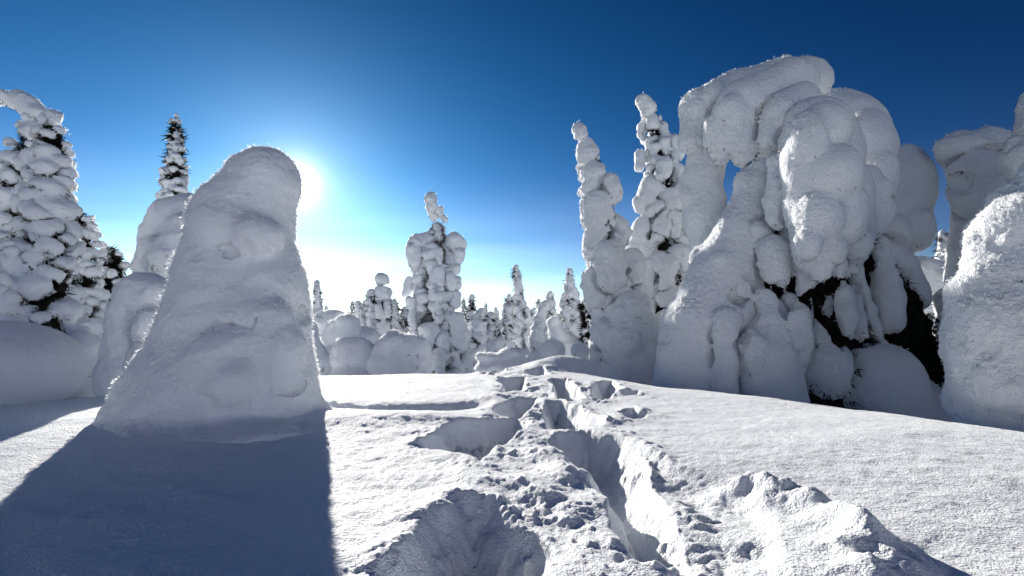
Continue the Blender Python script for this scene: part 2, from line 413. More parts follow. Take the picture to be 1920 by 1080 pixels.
def make_ground():
    y1 = 0.75 * np.exp(np.arange(0, 530) * 0.0055)             # 0.75 .. ~13.7 m
    y2 = y1[-1] + np.cumsum(0.15 * 1.07 ** np.arange(1, 80))
    y0 = 0.75 - np.cumsum(0.03 * 1.11 ** np.arange(0, 46))
    ys = np.concatenate([y0[::-1], y1, y2])
    u = np.linspace(-1, 1, 661); u = 0.30 * u + 0.70 * u ** 3
    U, Y = np.meshgrid(u, ys)
    X = U * (3.2 + 1.75 * np.maximum(Y, 0) + 1.3 * np.maximum(-Y - 0.5, 0)) + 0.10 * np.clip(Y, 0, 8)
    Z = ground_z(X, Y)
    ny, nx = X.shape; V = np.stack([X, Y, Z], -1).reshape(-1, 3)
    i = np.arange(nx * ny).reshape(ny, nx)
    Q = np.stack([i[:-1, :-1], i[:-1, 1:], i[1:, 1:], i[1:, :-1]], -1).reshape(-1, 4)
    o = link('snow_ground', mesh_np('snow_ground', V, Q, M_GROUND))
    tag(o, 'sunlit snowfield with a trail of deep footprints', kind='structure')
make_ground()

# ------------------------------------------------------------------ trees
class Tree:
    """blobs of snow are given by direction (photo pixels), distance D and size; off = metres nearer than D"""
    def __init__(s, name, label, D, base_px, group=None, cat='tree', seed=0, os=1.0):
        s.os = os; s.core_w = 0.72; s.cmask = None; s.shrink = 1.0
        s.name, s.label, s.D, s.cat, s.group = name, label, D, cat, group
        x, y = W(base_px, 640, D)[:2]; s.base = np.array([x, y, gz1(x, y)])
        s.clumps = []; s.core = []; s.carve = []; s.r = np.random.default_rng(seed + 100); s.seed = seed; s.trunk = None
    def e(s, px, py, rx, ry, off=0.0, rd=None, ang=0):
        d = s.D - off * s.os; m = d / FP
        rd = (rx + ry) / 2 if rd is None else rd
        return ('e', W(px, py, d), np.array([rx * m, rd * m, ry * m]), rotm(0, math.radians(ang), 0))
    def c(s, *pts, off=0.0):
        out = []; q = []
        for p in pts:
            o = off + (p[3] if len(p) > 3 else 0); d = s.D - o * s.os; q.append((W(p[0], p[1], d), p[2] * d / FP))
        return [('c', a[0], b[0], a[1], b[1]) for a, b in zip(q[:-1], q[1:])]
    def add(s, *prims):
        L_ = []
        for p in prims: L_ += p if isinstance(p, list) else [p]
        s.clumps.append(L_)
    def lumpy(s, dens=1.0, lo=0.30, hi=0.52, sink=0.72):
        for c in s.clumps:
            extra = []
            for p in c:
                if p[0] != 'c': continue
                ln = np.linalg.norm(p[2] - p[1]); rm = (p[3] + p[4]) / 2
                if rm < 0.07: continue
                for _ in range(int(dens * (2.2 + 2.6 * ln / rm))):
                    t = s.r.random(); R = p[3] + t * (p[4] - p[3]); a = s.r.uniform(0, 6.283)
                    ax = (p[2] - p[1]) / max(ln, 1e-6); u = np.cross(ax, [0.31, 0.87, 0.2]); u /= np.linalg.norm(u); v = np.cross(ax, u)
                    dv = u * math.cos(a) + v * math.sin(a); dv[2] *= 0.8; q = R * s.r.uniform(lo, hi)
                    ce = p[1] + t * (p[2] - p[1]) + dv * (R * sink)
                    extra.append(('e', ce, np.array([q, q * s.r.uniform(.8, 1.2), q * s.r.uniform(0.75, 1.5)]), rotm(s.r.normal() * .35, s.r.normal() * .35, s.r.uniform(0, 3))))
            c += extra
    def column(s, axis, blob=0.55, flat=0.72, gap=0.0, step=0.62, jitter=0.25, droop=1.0):
        """axis: (px, py, half width px) from the tip down; whorls of drooping snow loads round the stem"""
        pts = [W(a[0], a[1], s.D) for a in axis]; hw = [a[2] * s.D / FP for a in axis]
        g = pts[-1].copy(); g[2] = s.base[2]; 
        if pts[-1][2] > g[2] + 0.1: pts.append(g); hw.append(hw[-1] * 1.08)
        pts = np.array(pts); hw = np.array(hw); seg = np.concatenate([[0], np.cumsum(np.linalg.norm(np.diff(pts, axis=0), axis=1))])
        at = lambda t: (np.array([np.interp(t, seg, pts[:, i]) for i in range(3)]), np.interp(t, seg, hw))
        s.axis = pts; s.axis_w = hw
        t = hw[0] * 0.6; az = s.r.uniform(0, 6.28)
        p, rr = at(0); s.add(('e', p - np.array([0, 0, rr * .7]), np.array([rr, rr, rr * 1.1]), rotm()))
        while t < seg[-1]:
            p, R = at(t); b = max(blob * R, 0.045)
            n = max(1, int(round(math.pi * max(R - b * .6, 0.01) / b * 0.85)))
            n = min(n, 6)
            for i in range(n):
                a = az + 6.283 * i / n + s.r.normal() * 0.25
                if s.r.random() < gap: continue
                bb = b * s.r.uniform(1 - jitter, 1 + jitter)
                rad = max(R - bb * 0.8, 0) * s.r.uniform(0.85, 1.12) if n > 1 else R * s.r.uniform(0.0, 0.45)
                c = p + np.array([math.sin(a) * rad, -math.cos(a) * rad, s.r.normal() * b * 0.25])
                out = np.array([math.sin(a), -math.cos(a), 0])
                tip = c + out * bb * 0.35 - np.array([0, 0, bb * s.r.uniform(0.35, 0.75) * droop])
                s.clumps.append([('e', c, np.array([bb, bb * s.r.uniform(.85, 1.1), bb * flat]), rotm(s.r.normal() * .2, s.r.normal() * .2, s.r.uniform(0, 3))),
                                 ('c', c + out * bb * 0.2, tip, bb * 0.62, bb * 0.42)])
            az += 2.4; t += b * flat * 2 * step
    def build(s, h=None, k=None, mt=None, amps=None, tuft=1.0, tuft_size=0.07, core_n=0, core_size=0.12, split=True, twig=None, trunk=True, under=0.02, crease=None, cdepth=None, hoar=None, solid=0.0):
        h = h or s.D / 484 * 1.7; k = k or 0.06; mt = mt or M_SNOW
        root = bpy.data.objects.new(s.name, None); sc.collection.objects.link(root); root.location = s.base
        root.empty_display_size = 0.2
        tag(root, s.label, s.cat, s.group)
        if s.shrink != 1: s.clumps = [[(p[0], p[1], p[2], p[3] * s.shrink, p[4] * s.shrink) if p[0] == 'c' else p for p in c] for c in s.clumps]
        V, Q, lab = build_snow(s.clumps, h, k, floor=s.base[2] - 0.15, carve=s.carve, crease=(h * 1.4 if crease is None else crease), depth=(h * 7 if cdepth is None else cdepth), cmask=s.cmask)
        amps = amps or [(0.05, 0.45, 0), (0.02, 0.14, 0), (0.010, max(0.05, 3 * h), 1)]
        V, nn = rough(V, Q, amps, under, mt is M_FROST)
        # creases and undersides carry dark twigs
        vl = np.full(len(V), -1); edge = np.zeros(len(V), bool)
        for kk in range(4):
            a = Q[:, kk]; m = (vl[a] >= 0) & (vl[a] != lab); edge[a[m]] = True; vl[a] = lab
        V = V - s.base
        if hoar: hoar_coat(V, nn, hoar[0], hoar[1], root, s.seed)
        tw = twig or M_NEEDLE
        BV, BF = [], []
        pr = np.where(edge & (nn[:, 2] < 0.35), 0.20, 0) + np.where(nn[:, 2] < -0.45, 0.05, 0)
        pr = pr * tuft * (h / 0.025) * (V[:, 2] > 0.15) * (0.25 + 1.5 * (noise3(V / 0.35 + s.seed) > 0.0))
        sel = np.nonzero(s.r.random(len(V)) < pr)[0]
        def addb(P, D_, sz, per, sd, **kw):
            v, f_ = blades(P, D_, sz, per, sd, **kw)
            if len(v): BF.append(f_ + sum(len(q) for q in BV)); BV.append(v)
        if len(sel):
            addb(V[sel] - nn[sel] * 0.015, nn[sel] * 0.6 + np.array([0, 0, -0.5]), tuft_size * s.r.uniform(.6, 1.3, len(sel)), 6, s.seed)
        if core_n:
            for p in s.core:
                p = (p[0], p[1], p[2], p[3] * s.core_w, p[4] * s.core_w)
                n = int(core_n * (np.linalg.norm(p[2] - p[1]) + p[3]))
                t = s.r.random(n); a = s.r.uniform(0, 6.283, n); R = (p[3] + t * (p[4] - p[3])) * np.sqrt(s.r.uniform(0.05, 1, n))
                out = np.stack([np.cos(a), np.sin(a), np.zeros(n)], 1)
                P = p[1] + t[:, None] * (p[2] - p[1]) + out * R[:, None] - s.base
                ok = P[:, 2] > 0.02
                addb(P[ok], (out * 0.8 + np.array([0, 0, -0.45]))[ok], core_size * s.r.uniform(.6, 1.4, ok.sum()), 6, s.seed + 5, wid=0.15)
        if solid and s.core:  # opaque dark lump added for inner branches, blocks light showing through the gaps
            cv, cq, _ = build_snow([[(p[0], p[1], p[2], p[3] * solid, p[4] * solid) for p in s.core]], 0.06, 0.1, floor=s.base[2] - .15)
            cv, cn = rough(cv, cq, [(0.12, 0.35, 0), (0.09, 0.14, 0)])
            link('light_blocking_core', mesh_np('light_blocking_core', cv - s.base, cq, tw), root)
        if BV:
            link('needle_foliage', mesh_np('needle_foliage', np.concatenate(BV), np.concatenate(BF), tw), root)
        if trunk:
            if s.trunk is None:
                top = V[np.argmax(V[:, 2])] - np.array([0, 0, 0.25])
                if hasattr(s, 'axis'): path = s.axis[::-1] - s.base
                else: path = np.array([[0, 0, -0.1], top * 0.35 * np.array([.6, .6, 1]), top * 0.7, top])
                path[0] = [path[0][0], path[0][1], -0.15]
            else: path = np.array(s.trunk) - s.base
            hgt = max(path[-1][2], 0.4); rad = np.linspace(0.028 * hgt + 0.015, 0.012, len(path))
            v, f_ = tube(path, rad); link('trunk', mesh_np('trunk', v, f_, M_BARK), root)
        if split:
            ids, cnt = np.unique(lab, return_counts=True)
            big = ids[cnt > 24]
            for i in big:
                fq = Q[lab == i]; u, inv = np.unique(fq, return_inverse=True)
                link('snow_clump', mesh_np('snow_clump', V[u], inv.reshape(-1, 4), mt, nn[u]), root)
            rest = ~np.isin(lab, big)
            if rest.any():
                fq = Q[rest]; u, inv = np.unique(fq, return_inverse=True)
                link('snow_crumbs', mesh_np('snow_crumbs', V[u], inv.reshape(-1, 4), mt, nn[u]), root)['kind'] = 'stuff'
        else:
            link('snow_cover', mesh_np('snow_cover', V, Q, mt), root)
        return root

def core_line(t, *pts, off=0.0):
    t.core += t.c(*pts, off=off)

# --- the stout snow pillar in front of the sun
t = Tree('snow_laden_spruce', 'stout snow pillar of a buried spruce standing before the sun', 4.05, 425, seed=1)
t.add(t.c((490, 348, 64), (465, 420, 84)), t.e(505, 342, 50, 55), t.e(440, 400, 62, 62, off=.1))
t.add(t.c((448, 440, 88), (455, 500, 98)), t.e(425, 430, 56, 44, off=.27), t.e(485, 440, 46, 38, off=.33))
t.add(t.c((450, 530, 108), (455, 600, 116)), t.e(420, 555, 84, 52, off=.27), t.e(505, 545, 46, 58, off=.22), t.e(455, 592, 78, 46, off=.34))
t.add(t.c((446, 620, 126), (438, 690, 138)), t.e(378, 615, 56, 62, off=.30), t.e(430, 650, 50, 40, off=.55))
t.add(t.c((512, 600, 32), (526, 660, 40), (530, 705, 42), off=.42))
t.add(t.c((395, 680, 44), (435, 715, 42), (440, 740, 26), off=.62))
t.add(t.c((432, 710, 140), (420, 780, 165)), t.c((420, 780, 168), (415, 850, 185)), t.e(525, 745, 62, 66, off=.32), t.e(325, 735, 74, 60, off=.24), t.c((330, 725, 78), (270, 790, 62), (225, 815, 36), (175, 838, 20), off=.25), t.c((530, 735, 62), (575, 775, 40), (620, 790, 18), off=.05), t.c((420, 760, 150), (415, 820, 190), off=.1), t.e(400, 806, 205, 22, off=.3, rd=195), t.e(450, 800, 175, 24, off=.45, rd=150))
t.carve = t.c((478, 640, 9), (492, 678, 12), (512, 700, 8), off=.90) + t.c((400, 752, 9), (450, 775, 9), (480, 772, 6), off=.98)
t.cmask = lambda P: 1.5 * sstep(-0.02, 0.25, noise3(P / 0.55 + 31.7))
t.build(h=0.018, k=0.09, amps=[(0.045, 0.55, 0), (0.016, 0.16, 0), (0.008, 0.05, 1)], tuft=0.03, tuft_size=0.03, under=0.03, crease=0.016, cdepth=.06, hoar=(45000, 0.020))

# --- the great drooping tree on the right
t = Tree('snow_laden_spruce', 'huge drooping spruce buried in rimed snow on the right', 9.6, 1510, seed=2, os=1.75)
t.add(t.c((1470, 150, 40), (1385, 175, 42), (1318, 205, 42), (1297, 262, 26), off=.05))
t.add(t.c((1480, 160, 50), (1395, 205, 55), (1365, 250, 45), (1350, 290, 20), off=.45), t.e(1395, 270, 25, 45, off=.5))
t.add(t.e(1495, 155, 62, 44, off=.2), t.e(1467, 117, 24, 12, off=.1), t.e(1525, 160, 32, 34, off=.2))
t.add(t.c((1500, 190, 36), (1462, 215, 38), (1440, 262, 24), off=.75))
t.add(t.c((1328, 290, 38), (1316, 350, 36), (1324, 410, 42), (1316, 455, 24), off=-.1))
t.add(t.c((1447, 268, 24), (1418, 350, 34), (1390, 440, 50), (1354, 530, 66), (1322, 620, 78), (1308, 700, 74), (1308, 780, 78), off=.52))
t.add(t.c((1362, 600, 26), (1366, 660, 30), (1358, 720, 26), off=.95))
t.add(t.c((1615, 340, 34), (1635, 400, 34), (1640, 425, 20), off=.75))
t.add(t.c((1468, 300, 24), (1462, 360, 28), (1458, 408, 24), off=.95))
t.add(t.c((1500, 390, 28), (1490, 450, 30), (1480, 500, 18), off=.85))
t.add(t.c((1435, 560, 26), (1445, 610, 44), (1438, 670, 58), (1445, 760, 60), off=.85), t.c((1400, 640, 30), (1420, 720, 30), off=1.0))
t.add(t.c((1490, 590, 28), (1500, 650, 24), (1495, 690, 14), off=1.0))
t.add(t.e(1625, 720, 92, 82, off=.65), t.e(1660, 770, 120, 70, off=.5))
t.add(t.e(1545, 690, 48, 62, off=.75))
t.add(t.c((1580, 530, 14), (1582, 590, 26), (1578, 625, 20), off=.9))
t.add(t.c((1650, 470, 12), (1662, 560, 28), (1665, 600, 26), off=.5))
t.add(t.c((1610, 440, 20), (1690, 500, 30), (1720, 560, 22), off=.35))
t.add(t.c((1600, 500, 12), (1625, 590, 14), (1660, 670, 26), off=.6))
t.add(t.c((1520, 500, 26), (1505, 548, 14), off=.95)); t.add(t.c((1448, 470, 30), (1455, 520, 24), (1468, 545, 12), off=.9))
t.add(t.c((1425, 430, 26), (1420, 470, 16), off=.75)); t.add(t.c((1385, 540, 24), (1372, 580, 26), off=.8)); t.add(t.c((1530, 540, 10), (1536, 590, 12), (1545, 650, 24), off=.8)); t.add(t.c((1480, 560, 12), (1488, 610, 18), off=.75)); t.add(t.c((1600, 560, 14), (1606, 640, 22), off=.7))
t.add(t.c((1562, 545, 12), (1556, 600, 14), off=.75))
for q in ((1560, 280, 90, 110), (1640, 380, 70, 100), (1330, 660, 60, 100)):
    t.add(t.e(q[0], q[1], q[2], q[3], off=-.9))
core_line(t, (1480, 330, 30), (1490, 470, 70), (1510, 640, 110), (1520, 790, 150), off=.25); t.core_w = 1.0
core_line(t, (1590, 450, 60), (1650, 560, 70), (1700, 760, 90), off=.1)
t.trunk = [W(1510, 780, 9.6), W(1505, 600, 9.6), W(1490, 400, 9.6), W(1490, 200, 9.6)]
t.lumpy(0.6, .35, .6)
t.add(t.e(1538, 285, 74, 108, off=1.0, rd=62, ang=-6), t.c((1556, 370, 74), (1572, 440, 58), (1585, 490, 30), off=1.0), t.c((1515, 300, 50), (1522, 400, 44), (1532, 480, 34), (1538, 512, 18), off=1.25), t.e(1540, 250, 46, 56, off=1.3), t.e(1512, 268, 34, 60, off=1.35), t.e(1560, 330, 50, 60, off=1.4), t.e(1535, 405, 44, 52, off=1.38), t.e(1580, 400, 42, 60, off=1.3), t.e(1600, 450, 30, 48, off=1.15), t.e(1560, 470, 26, 34, off=1.35), t.e(1515, 455, 22, 34, off=1.4), t.e(1572, 500, 16, 22, off=1.25), t.e(1545, 505, 14, 24, off=1.3))
t.add(t.e(1616, 282, 58, 80, off=.35, rd=52, ang=14), t.c((1640, 320, 38), (1648, 360, 26), off=.5))
t.add(t.e(1684, 372, 52, 104, off=-.15, rd=60, ang=12), t.c((1702, 420, 42), (1690, 464, 24), off=-.05), t.e(1712, 430, 30, 44, off=.1), t.e(1668, 440, 30, 40, off=.1))
t.cmask = lambda P: 1 + 1.9 * sstep(4.1, 4.8, P[:, 0]) * sstep(3.1, 2.5, P[:, 2]) * sstep(0.1, 0.6, P[:, 2])
t.build(solid=.8, crease=.068, cdepth=.45, hoar=(30000, .035), h=0.038, k=0.06, mt=M_FROST, amps=[(0.05, 0.6, 0), (0.012, 0.2, 0), (0.016, 0.08, 1)], tuft=0.5, tuft_size=0.06, core_n=900, core_size=0.11, under=0.05)

# --- shaded mass behind it
t = Tree('snow_laden_spruce', 'dark shaded snow-covered spruce squeezed behind the huge drooping tree', 11.5, 1740, seed=3, os=1.2)
t.add(t.c((1690, 520, 42), (1725, 540, 58), (1745, 600, 52)), t.e(1700, 515, 60, 38))
t.add(t.c((1735, 610, 48), (1720, 670, 42), (1720, 700, 26), off=.3))
t.add(t.c((1770, 600, 40), (1780, 680, 44), off=.1)); t.add(t.c((1690, 600, 26), (1680, 660, 22), off=.3))
t.add(t.c((1770, 700, 46), (1790, 790, 60))); t.add(t.e(1700, 560, 60, 60, off=-.4))
core_line(t, (1730, 560, 50), (1740, 700, 80), (1740, 800, 90))
t.lumpy(1)
t.build(solid=.8, h=0.036, k=0.08, mt=M_FROST, core_n=500, core_size=.12, tuft=.5)

# --- right edge trees
t = Tree('snow_laden_spruce', 'bulging sunlit snow-caked spruce cut by the right edge', 5.2, 1900, seed=4, os=.84)
t.add(t.c((1975, 330, 50), (1942, 400, 70), (1896, 480, 60), (1862, 560, 62), (1846, 640, 56), (1858, 720, 60), (1885, 800, 74)), t.e(1915, 430, 60, 70, off=.2), t.e(1880, 600, 80, 90, off=.15))
t.add(t.c((1925, 520, 55), (1930, 620, 60), (1910, 720, 70), off=.3))
t.add(t.e(1980, 500, 90, 180, off=-.3)); t.add(t.e(1980, 730, 100, 110))
core_line(t, (1940, 500, 50), (1900, 780, 80))
t.lumpy(1.6, .28, .5, .8)
t.build(crease=0.0, hoar=(12000, .022), h=0.025, k=0.12, mt=M_FROST, amps=[(0.05, 0.5, 0), (0.012, 0.15, 0), (0.013, 0.07, 1)], tuft=.15, under=.05)
t = Tree('snow_laden_spruce', 'shaded mushroom-headed snow tree leaning out over the far right', 9.0, 1860, seed=5)
t.add(t.c((1855, 300, 55), (1800, 278, 34), (1772, 275, 18), off=.1), t.e(1830, 285, 62, 38))
t.add(t.c((1835, 320, 50), (1845, 375, 48), off=.2)); t.add(t.c((1890, 320, 40), (1880, 400, 55)))
t.add(t.c((1845, 400, 46), (1840, 480, 48), (1850, 600, 70), (1860, 800, 90)))
t.add(t.c((1812, 330, 22), (1818, 370, 14), off=.25)); t.add(t.e(1875, 290, 40, 30, off=-.3))
t.lumpy(1)
t.build(h=0.036, k=0.09, mt=M_FROST, hoar=(5000, .035), tuft=.3)
t = Tree('snow_laden_spruce', 'tall snow-caked spruce top at the upper right edge', 7.4, 1960, seed=6)
t.add(t.c((1945, 190, 26), (1950, 260, 40), off=.1)); t.add(t.c((1950, 270, 38), (1915, 290, 22), off=.2)); t.add(t.c((1900, 268, 12), (1895, 300, 16), (1905, 330, 12), off=.1))
t.add(t.c((1960, 300, 50), (1965, 420, 70), (1970, 800, 110)))
t.lumpy(1)
t.build(h=0.036, k=0.06, mt=M_FROST, hoar=(4000, .03), tuft=.5)

# --- the two slim trees left of the great one
t = Tree('snow_laden_spruce', 'slender leaning snow column with stacked lumps, left of the huge tree', 13.0, 1175, seed=7, os=1.33)
for q in (((1085, 237, 9), (1090, 255, 14)), ((1098, 275, 19), (1100, 292, 20)), ((1112, 325, 24), (1108, 350, 22)), ((1145, 345, 20), (1150, 365, 18)),
          ((1120, 385, 33), (1118, 410, 30)), ((1158, 425, 22), (1165, 445, 18)), ((1122, 440, 28), (1112, 470, 22)), ((1142, 480, 30), (1140, 520, 34)),
          ((1185, 485, 22), (1185, 520, 24)), ((1112, 520, 22), (1118, 560, 20)), ((1150, 550, 34), (1148, 585, 24)), ((1195, 545, 18), (1205, 570, 16)),
          ((1130, 590, 22), (1128, 620, 20))):
    t.add(t.c(*q, off=float(t.r.uniform(.0, .3))))
t.add(t.c((1180, 590, 46), (1188, 640, 64), (1190, 730, 74), off=.3), t.e(1220, 645, 42, 50, off=.2)); t.add(t.c((1128, 640, 18), (1125, 690, 22), off=.3))
for q in ((1110, 330, 22), (1128, 420, 30), (1150, 520, 38), (1160, 600, 50)): t.add(t.e(q[0], q[1], q[2], q[2] * 1.3, off=-.25))
t.column([(1086, 238, 7), (1098, 285, 17), (1115, 340, 29), (1128, 410, 36), (1138, 480, 38), (1152, 550, 44), (1162, 620, 52), (1175, 690, 60)], blob=.46, gap=.15, droop=1.8)
core_line(t, (1115, 300, 10), (1140, 450, 28), (1165, 600, 45))
t.lumpy(0.7)
t.build(crease=.055, hoar=(8000, .04), h=0.041, k=0.06, mt=M_FROST, tuft=.5, core_n=150, amps=[(0.06, 0.4, 0), (0.03, 0.15, 0), (0.016, 0.07, 1)])
t = Tree('snow_laden_spruce', 'tall spruce with knobbly snowy tip half behind the huge tree', 14.6, 1245, seed=8, os=1.3)
for q in (((1205, 190, 14), (1215, 205, 16)), ((1222, 218, 13), (1222, 235, 13)), ((1208, 240, 15), (1212, 262, 12)), ((1240, 240, 13), (1245, 256, 11)),
          ((1200, 290, 11), (1198, 312, 10)), ((1228, 270, 16), (1225, 300, 15)), ((1262, 268, 16), (1268, 290, 14)), ((1245, 310, 18), (1240, 335, 16)), ((1270, 320, 14), (1275, 340, 12)),
          ((1222, 350, 22), (1205, 385, 18)), ((1265, 365, 30), (1235, 430, 30)), ((1285, 380, 24), (1290, 420, 26)), ((1210, 430, 26), (1195, 480, 26)), ((1262, 450, 32), (1265, 505, 30)),
          ((1218, 500, 18), (1212, 550, 16)), ((1290, 480, 22), (1292, 540, 20)), ((1190, 520, 20), (1190, 600, 26)), ((1265, 540, 22), (1270, 620, 28))):
    t.add(t.c(*q, off=float(t.r.uniform(-.1, .35))))
for q in ((1250, 330, 25), (1250, 440, 45), (1240, 540, 55)): t.add(t.e(q[0], q[1], q[2], q[2] * 1.2, off=-.4))
t.column([(1212, 188, 12), (1225, 235, 20), (1238, 290, 30), (1245, 345, 32), (1245, 410, 46), (1245, 490, 52), (1245, 620, 64)], blob=.5, gap=.25, droop=2.4)
core_line(t, (1228, 230, 8), (1245, 350, 28), (1245, 480, 40), (1245, 660, 60), off=.1)
t.lumpy(0.7)
t.build(solid=.5, crease=.05, hoar=(6000, .045), h=0.047, k=0.07, mt=M_FROST, tuft=.8, core_n=260, core_size=.15)

# --- left group
t = Tree('snow_laden_spruce', 'dense snow-laden spruce column with many lumps on the left', 8.6, 95, seed=9)
t.column([(103, 215, 16), (95, 262, 30), (88, 320, 40), (86, 400, 46), (88, 480, 48), (90, 560, 52), (96, 650, 60)], blob=.5, jitter=.45, gap=.15)
core_line(t, (98, 240, 14), (90, 400, 38), (95, 640, 55))
t.build(solid=.55, h=0.036, k=0.06, hoar=(12000, .03), tuft=1.1, core_n=500)
t = Tree('snow_laden_spruce', 'tall hook-topped spruce bending over at the left edge', 10.6, 25, seed=10)
t.add(t.c((70, 220, 18), (50, 196, 20), (22, 184, 17)), t.e(45, 190, 30, 18, ang=30)); t.add(t.c((25, 182, 17), (0, 182, 15), (-14, 194, 9)), t.e(10, 180, 22, 14, off=.1))
t.lumpy(1.2)
t.column([(68, 215, 15), (55, 260, 30), (40, 330, 38), (25, 430, 46), (18, 560, 54), (14, 650, 60)], blob=.5, jitter=.42, gap=.16)
core_line(t, (66, 230, 14), (40, 350, 36), (20, 640, 60))
t.build(h=0.042, k=0.06, hoar=(6000, .035), tuft=1.0, core_n=400)
t = Tree('snow_laden_spruce', 'short lumpy spruce peeking in at the left edge', 8.0, -5, seed=11)
t.column([(5, 440, 18), (0, 490, 30), (-8, 560, 40), (-10, 640, 50)])
t.build(h=0.028, k=0.05, core_n=0)
t = Tree('snow_laden_spruce', 'rounded dark-gapped spruce just right of the left column', 10.8, 158, seed=12)
t.column([(150, 398, 16), (158, 440, 30), (162, 520, 30), (165, 600, 32), (165, 650, 36)], blob=.55, gap=.16, jitter=.4)
core_line(t, (150, 400, 14), (162, 640, 26))
t.build(h=0.04, k=0.05, hoar=(4000, .035), tuft=1.2, core_n=450)
t = Tree('snow_laden_spruce', 'dark needly spruce with thin snow in the gap of the left group', 12.0, 212, seed=13)
t.column([(205, 470, 18), (212, 510, 28), (214, 580, 30), (214, 660, 34)], blob=.45, gap=.42)
core_line(t, (206, 470, 12), (214, 660, 32))
t.build(h=0.045, k=0.05, hoar=(3000, .04), tuft=1.5, core_n=500, core_size=.2)
t = Tree('snow_laden_spruce', 'dome-headed snow tree with drooping lobes behind the pillar', 10.4, 325, seed=14, os=1.4)
t.add(t.c((352, 398, 34), (318, 410, 36), (290, 450, 28)), t.e(345, 390, 34, 26))
t.add(t.c((352, 430, 36), (335, 480, 44), (320, 505, 26), off=.35)); t.add(t.c((285, 470, 28), (270, 500, 20), off=.2)); t.add(t.c((300, 500, 30), (295, 530, 18), off=.1))
t.add(t.c((362, 450, 30), (358, 540, 34))); t.add(t.c((325, 560, 40), (320, 680, 56), off=-.2)); t.add(t.e(340, 440, 50, 60, off=-.4))
core_line(t, (325, 450, 30), (320, 560, 50), (320, 680, 50))
t.lumpy(1)
t.build(solid=.5, h=0.034, k=0.08, crease=.07, hoar=(6000, .035), tuft=1.0, core_n=350)
t = Tree('spruce_spire', 'thin dark spire with light snow rising behind the dome-headed tree', 14.0, 330, seed=15)
t.column([(330, 213, 7), (328, 260, 14), (330, 310, 20), (328, 360, 27), (328, 480, 36), (328, 640, 50)], blob=.52, gap=.18, flat=.6)
core_line(t, (330, 235, 5), (329, 360, 18), (328, 640, 40))
t.build(h=0.045, k=0.04, hoar=(3000, .05), tuft=.8, core_n=250, core_size=.2)
t = Tree('snow_laden_shrub', 'hooded snow lump with a dark notch left of the pillar', 7.2, 262, seed=16, cat='shrub')
t.add(t.c((265, 555, 40), (290, 560, 34), (300, 590, 26)), t.e(262, 545, 42, 30)); t.add(t.c((285, 600, 24), (270, 630, 18), off=.25))
t.add(t.c((240, 580, 30), (235, 640, 34), (240, 720, 50))); t.add(t.c((290, 640, 32), (285, 720, 46), off=.1)); t.add(t.e(265, 620, 40, 60, off=-.3))
t.lumpy(0.7)
t.build(h=0.026, k=0.09, hoar=(5000, .025), tuft=.5, core_n=0)

# --- the shouldered tree in the middle distance
t = Tree('snow_laden_spruce', 'snow tree with a knobbed head above two bulging shoulders, centre', 24.0, 818, seed=17, os=1.9)
for q in (((808, 370, 11), (809, 388, 12)), ((812, 396, 13), (814, 408, 9)), ((826, 392, 7), (824, 402, 7)), ((832, 408, 6), (835, 413, 4)), ((819, 425, 7), (822, 445, 8)),
          ((805, 448, 15), (783, 458, 20)), ((775, 470, 16), (778, 490, 14)), ((800, 470, 13), (795, 490, 15)), ((788, 505, 16), (785, 518, 12)),
          ((850, 450, 15), (858, 460, 17)), ((862, 475, 12), (858, 488, 9)), ((765, 525, 8), (762, 550, 8)), ((842, 485, 13), (850, 505, 12)), ((822, 470, 8), (824, 490, 8)),
          ((822, 510, 14), (818, 540, 15)), ((845, 520, 10), (848, 535, 10)), ((858, 525, 9), (857, 535, 9)), ((842, 548, 11), (840, 560, 10)), ((857, 555, 9), (855, 570, 10)),
          ((820, 575, 18), (828, 595, 12)), ((770, 565, 9), (770, 610, 13)), ((810, 620, 15), (800, 650, 14)), ((855, 600, 15), (865, 640, 22)), ((835, 635, 16), (835, 665, 17)), ((875, 655, 14), (885, 690, 13)),
          ((775, 640, 12), (770, 690, 16)), ((815, 670, 14), (815, 700, 18))):
    t.add(t.c(*q, off=float(t.r.uniform(-.1, .4))))
for q in ((790, 470, 20), (850, 470, 18), (840, 560, 22), (800, 620, 30), (850, 650, 30)): t.add(t.e(q[0], q[1], q[2], q[2], off=-.35))
t.column([(820, 418, 6), (820, 450, 26), (815, 510, 38), (812, 590, 40), (820, 690, 56)], blob=.42, gap=.4, droop=2.6)
core_line(t, (820, 420, 6), (820, 470, 14), (812, 560, 26), (815, 690, 42), off=.05)
t.lumpy(0.6)
t.build(hoar=(5000, .07), crease=.05, h=0.07, k=0.10, tuft=.7, core_n=260, core_size=.3, tuft_size=.13, twig=M_RIMED, amps=[(0.10, 0.8, 0), (0.05, 0.3, 0), (0.03, 0.18, 1)])
t = Tree('snow_laden_spruce', 'short snowman-like spruce among the mounds left of centre', 21.0, 718, seed=18, os=1.4)
t.add(t.c((716, 524, 13), (717, 535, 11))); t.add(t.c((717, 548, 17), (717, 560, 15))); t.add(t.c((706, 575, 13), (712, 592, 12), off=.2)); t.add(t.c((728, 572, 13), (728, 590, 12), off=.1))
t.add(t.c((718, 612, 22), (718, 680, 30))); core_line(t, (717, 540, 10), (718, 620, 18))
t.lumpy(0.8)
t.build(h=0.05, k=0.06, tuft=.8, core_n=250, core_size=.2)

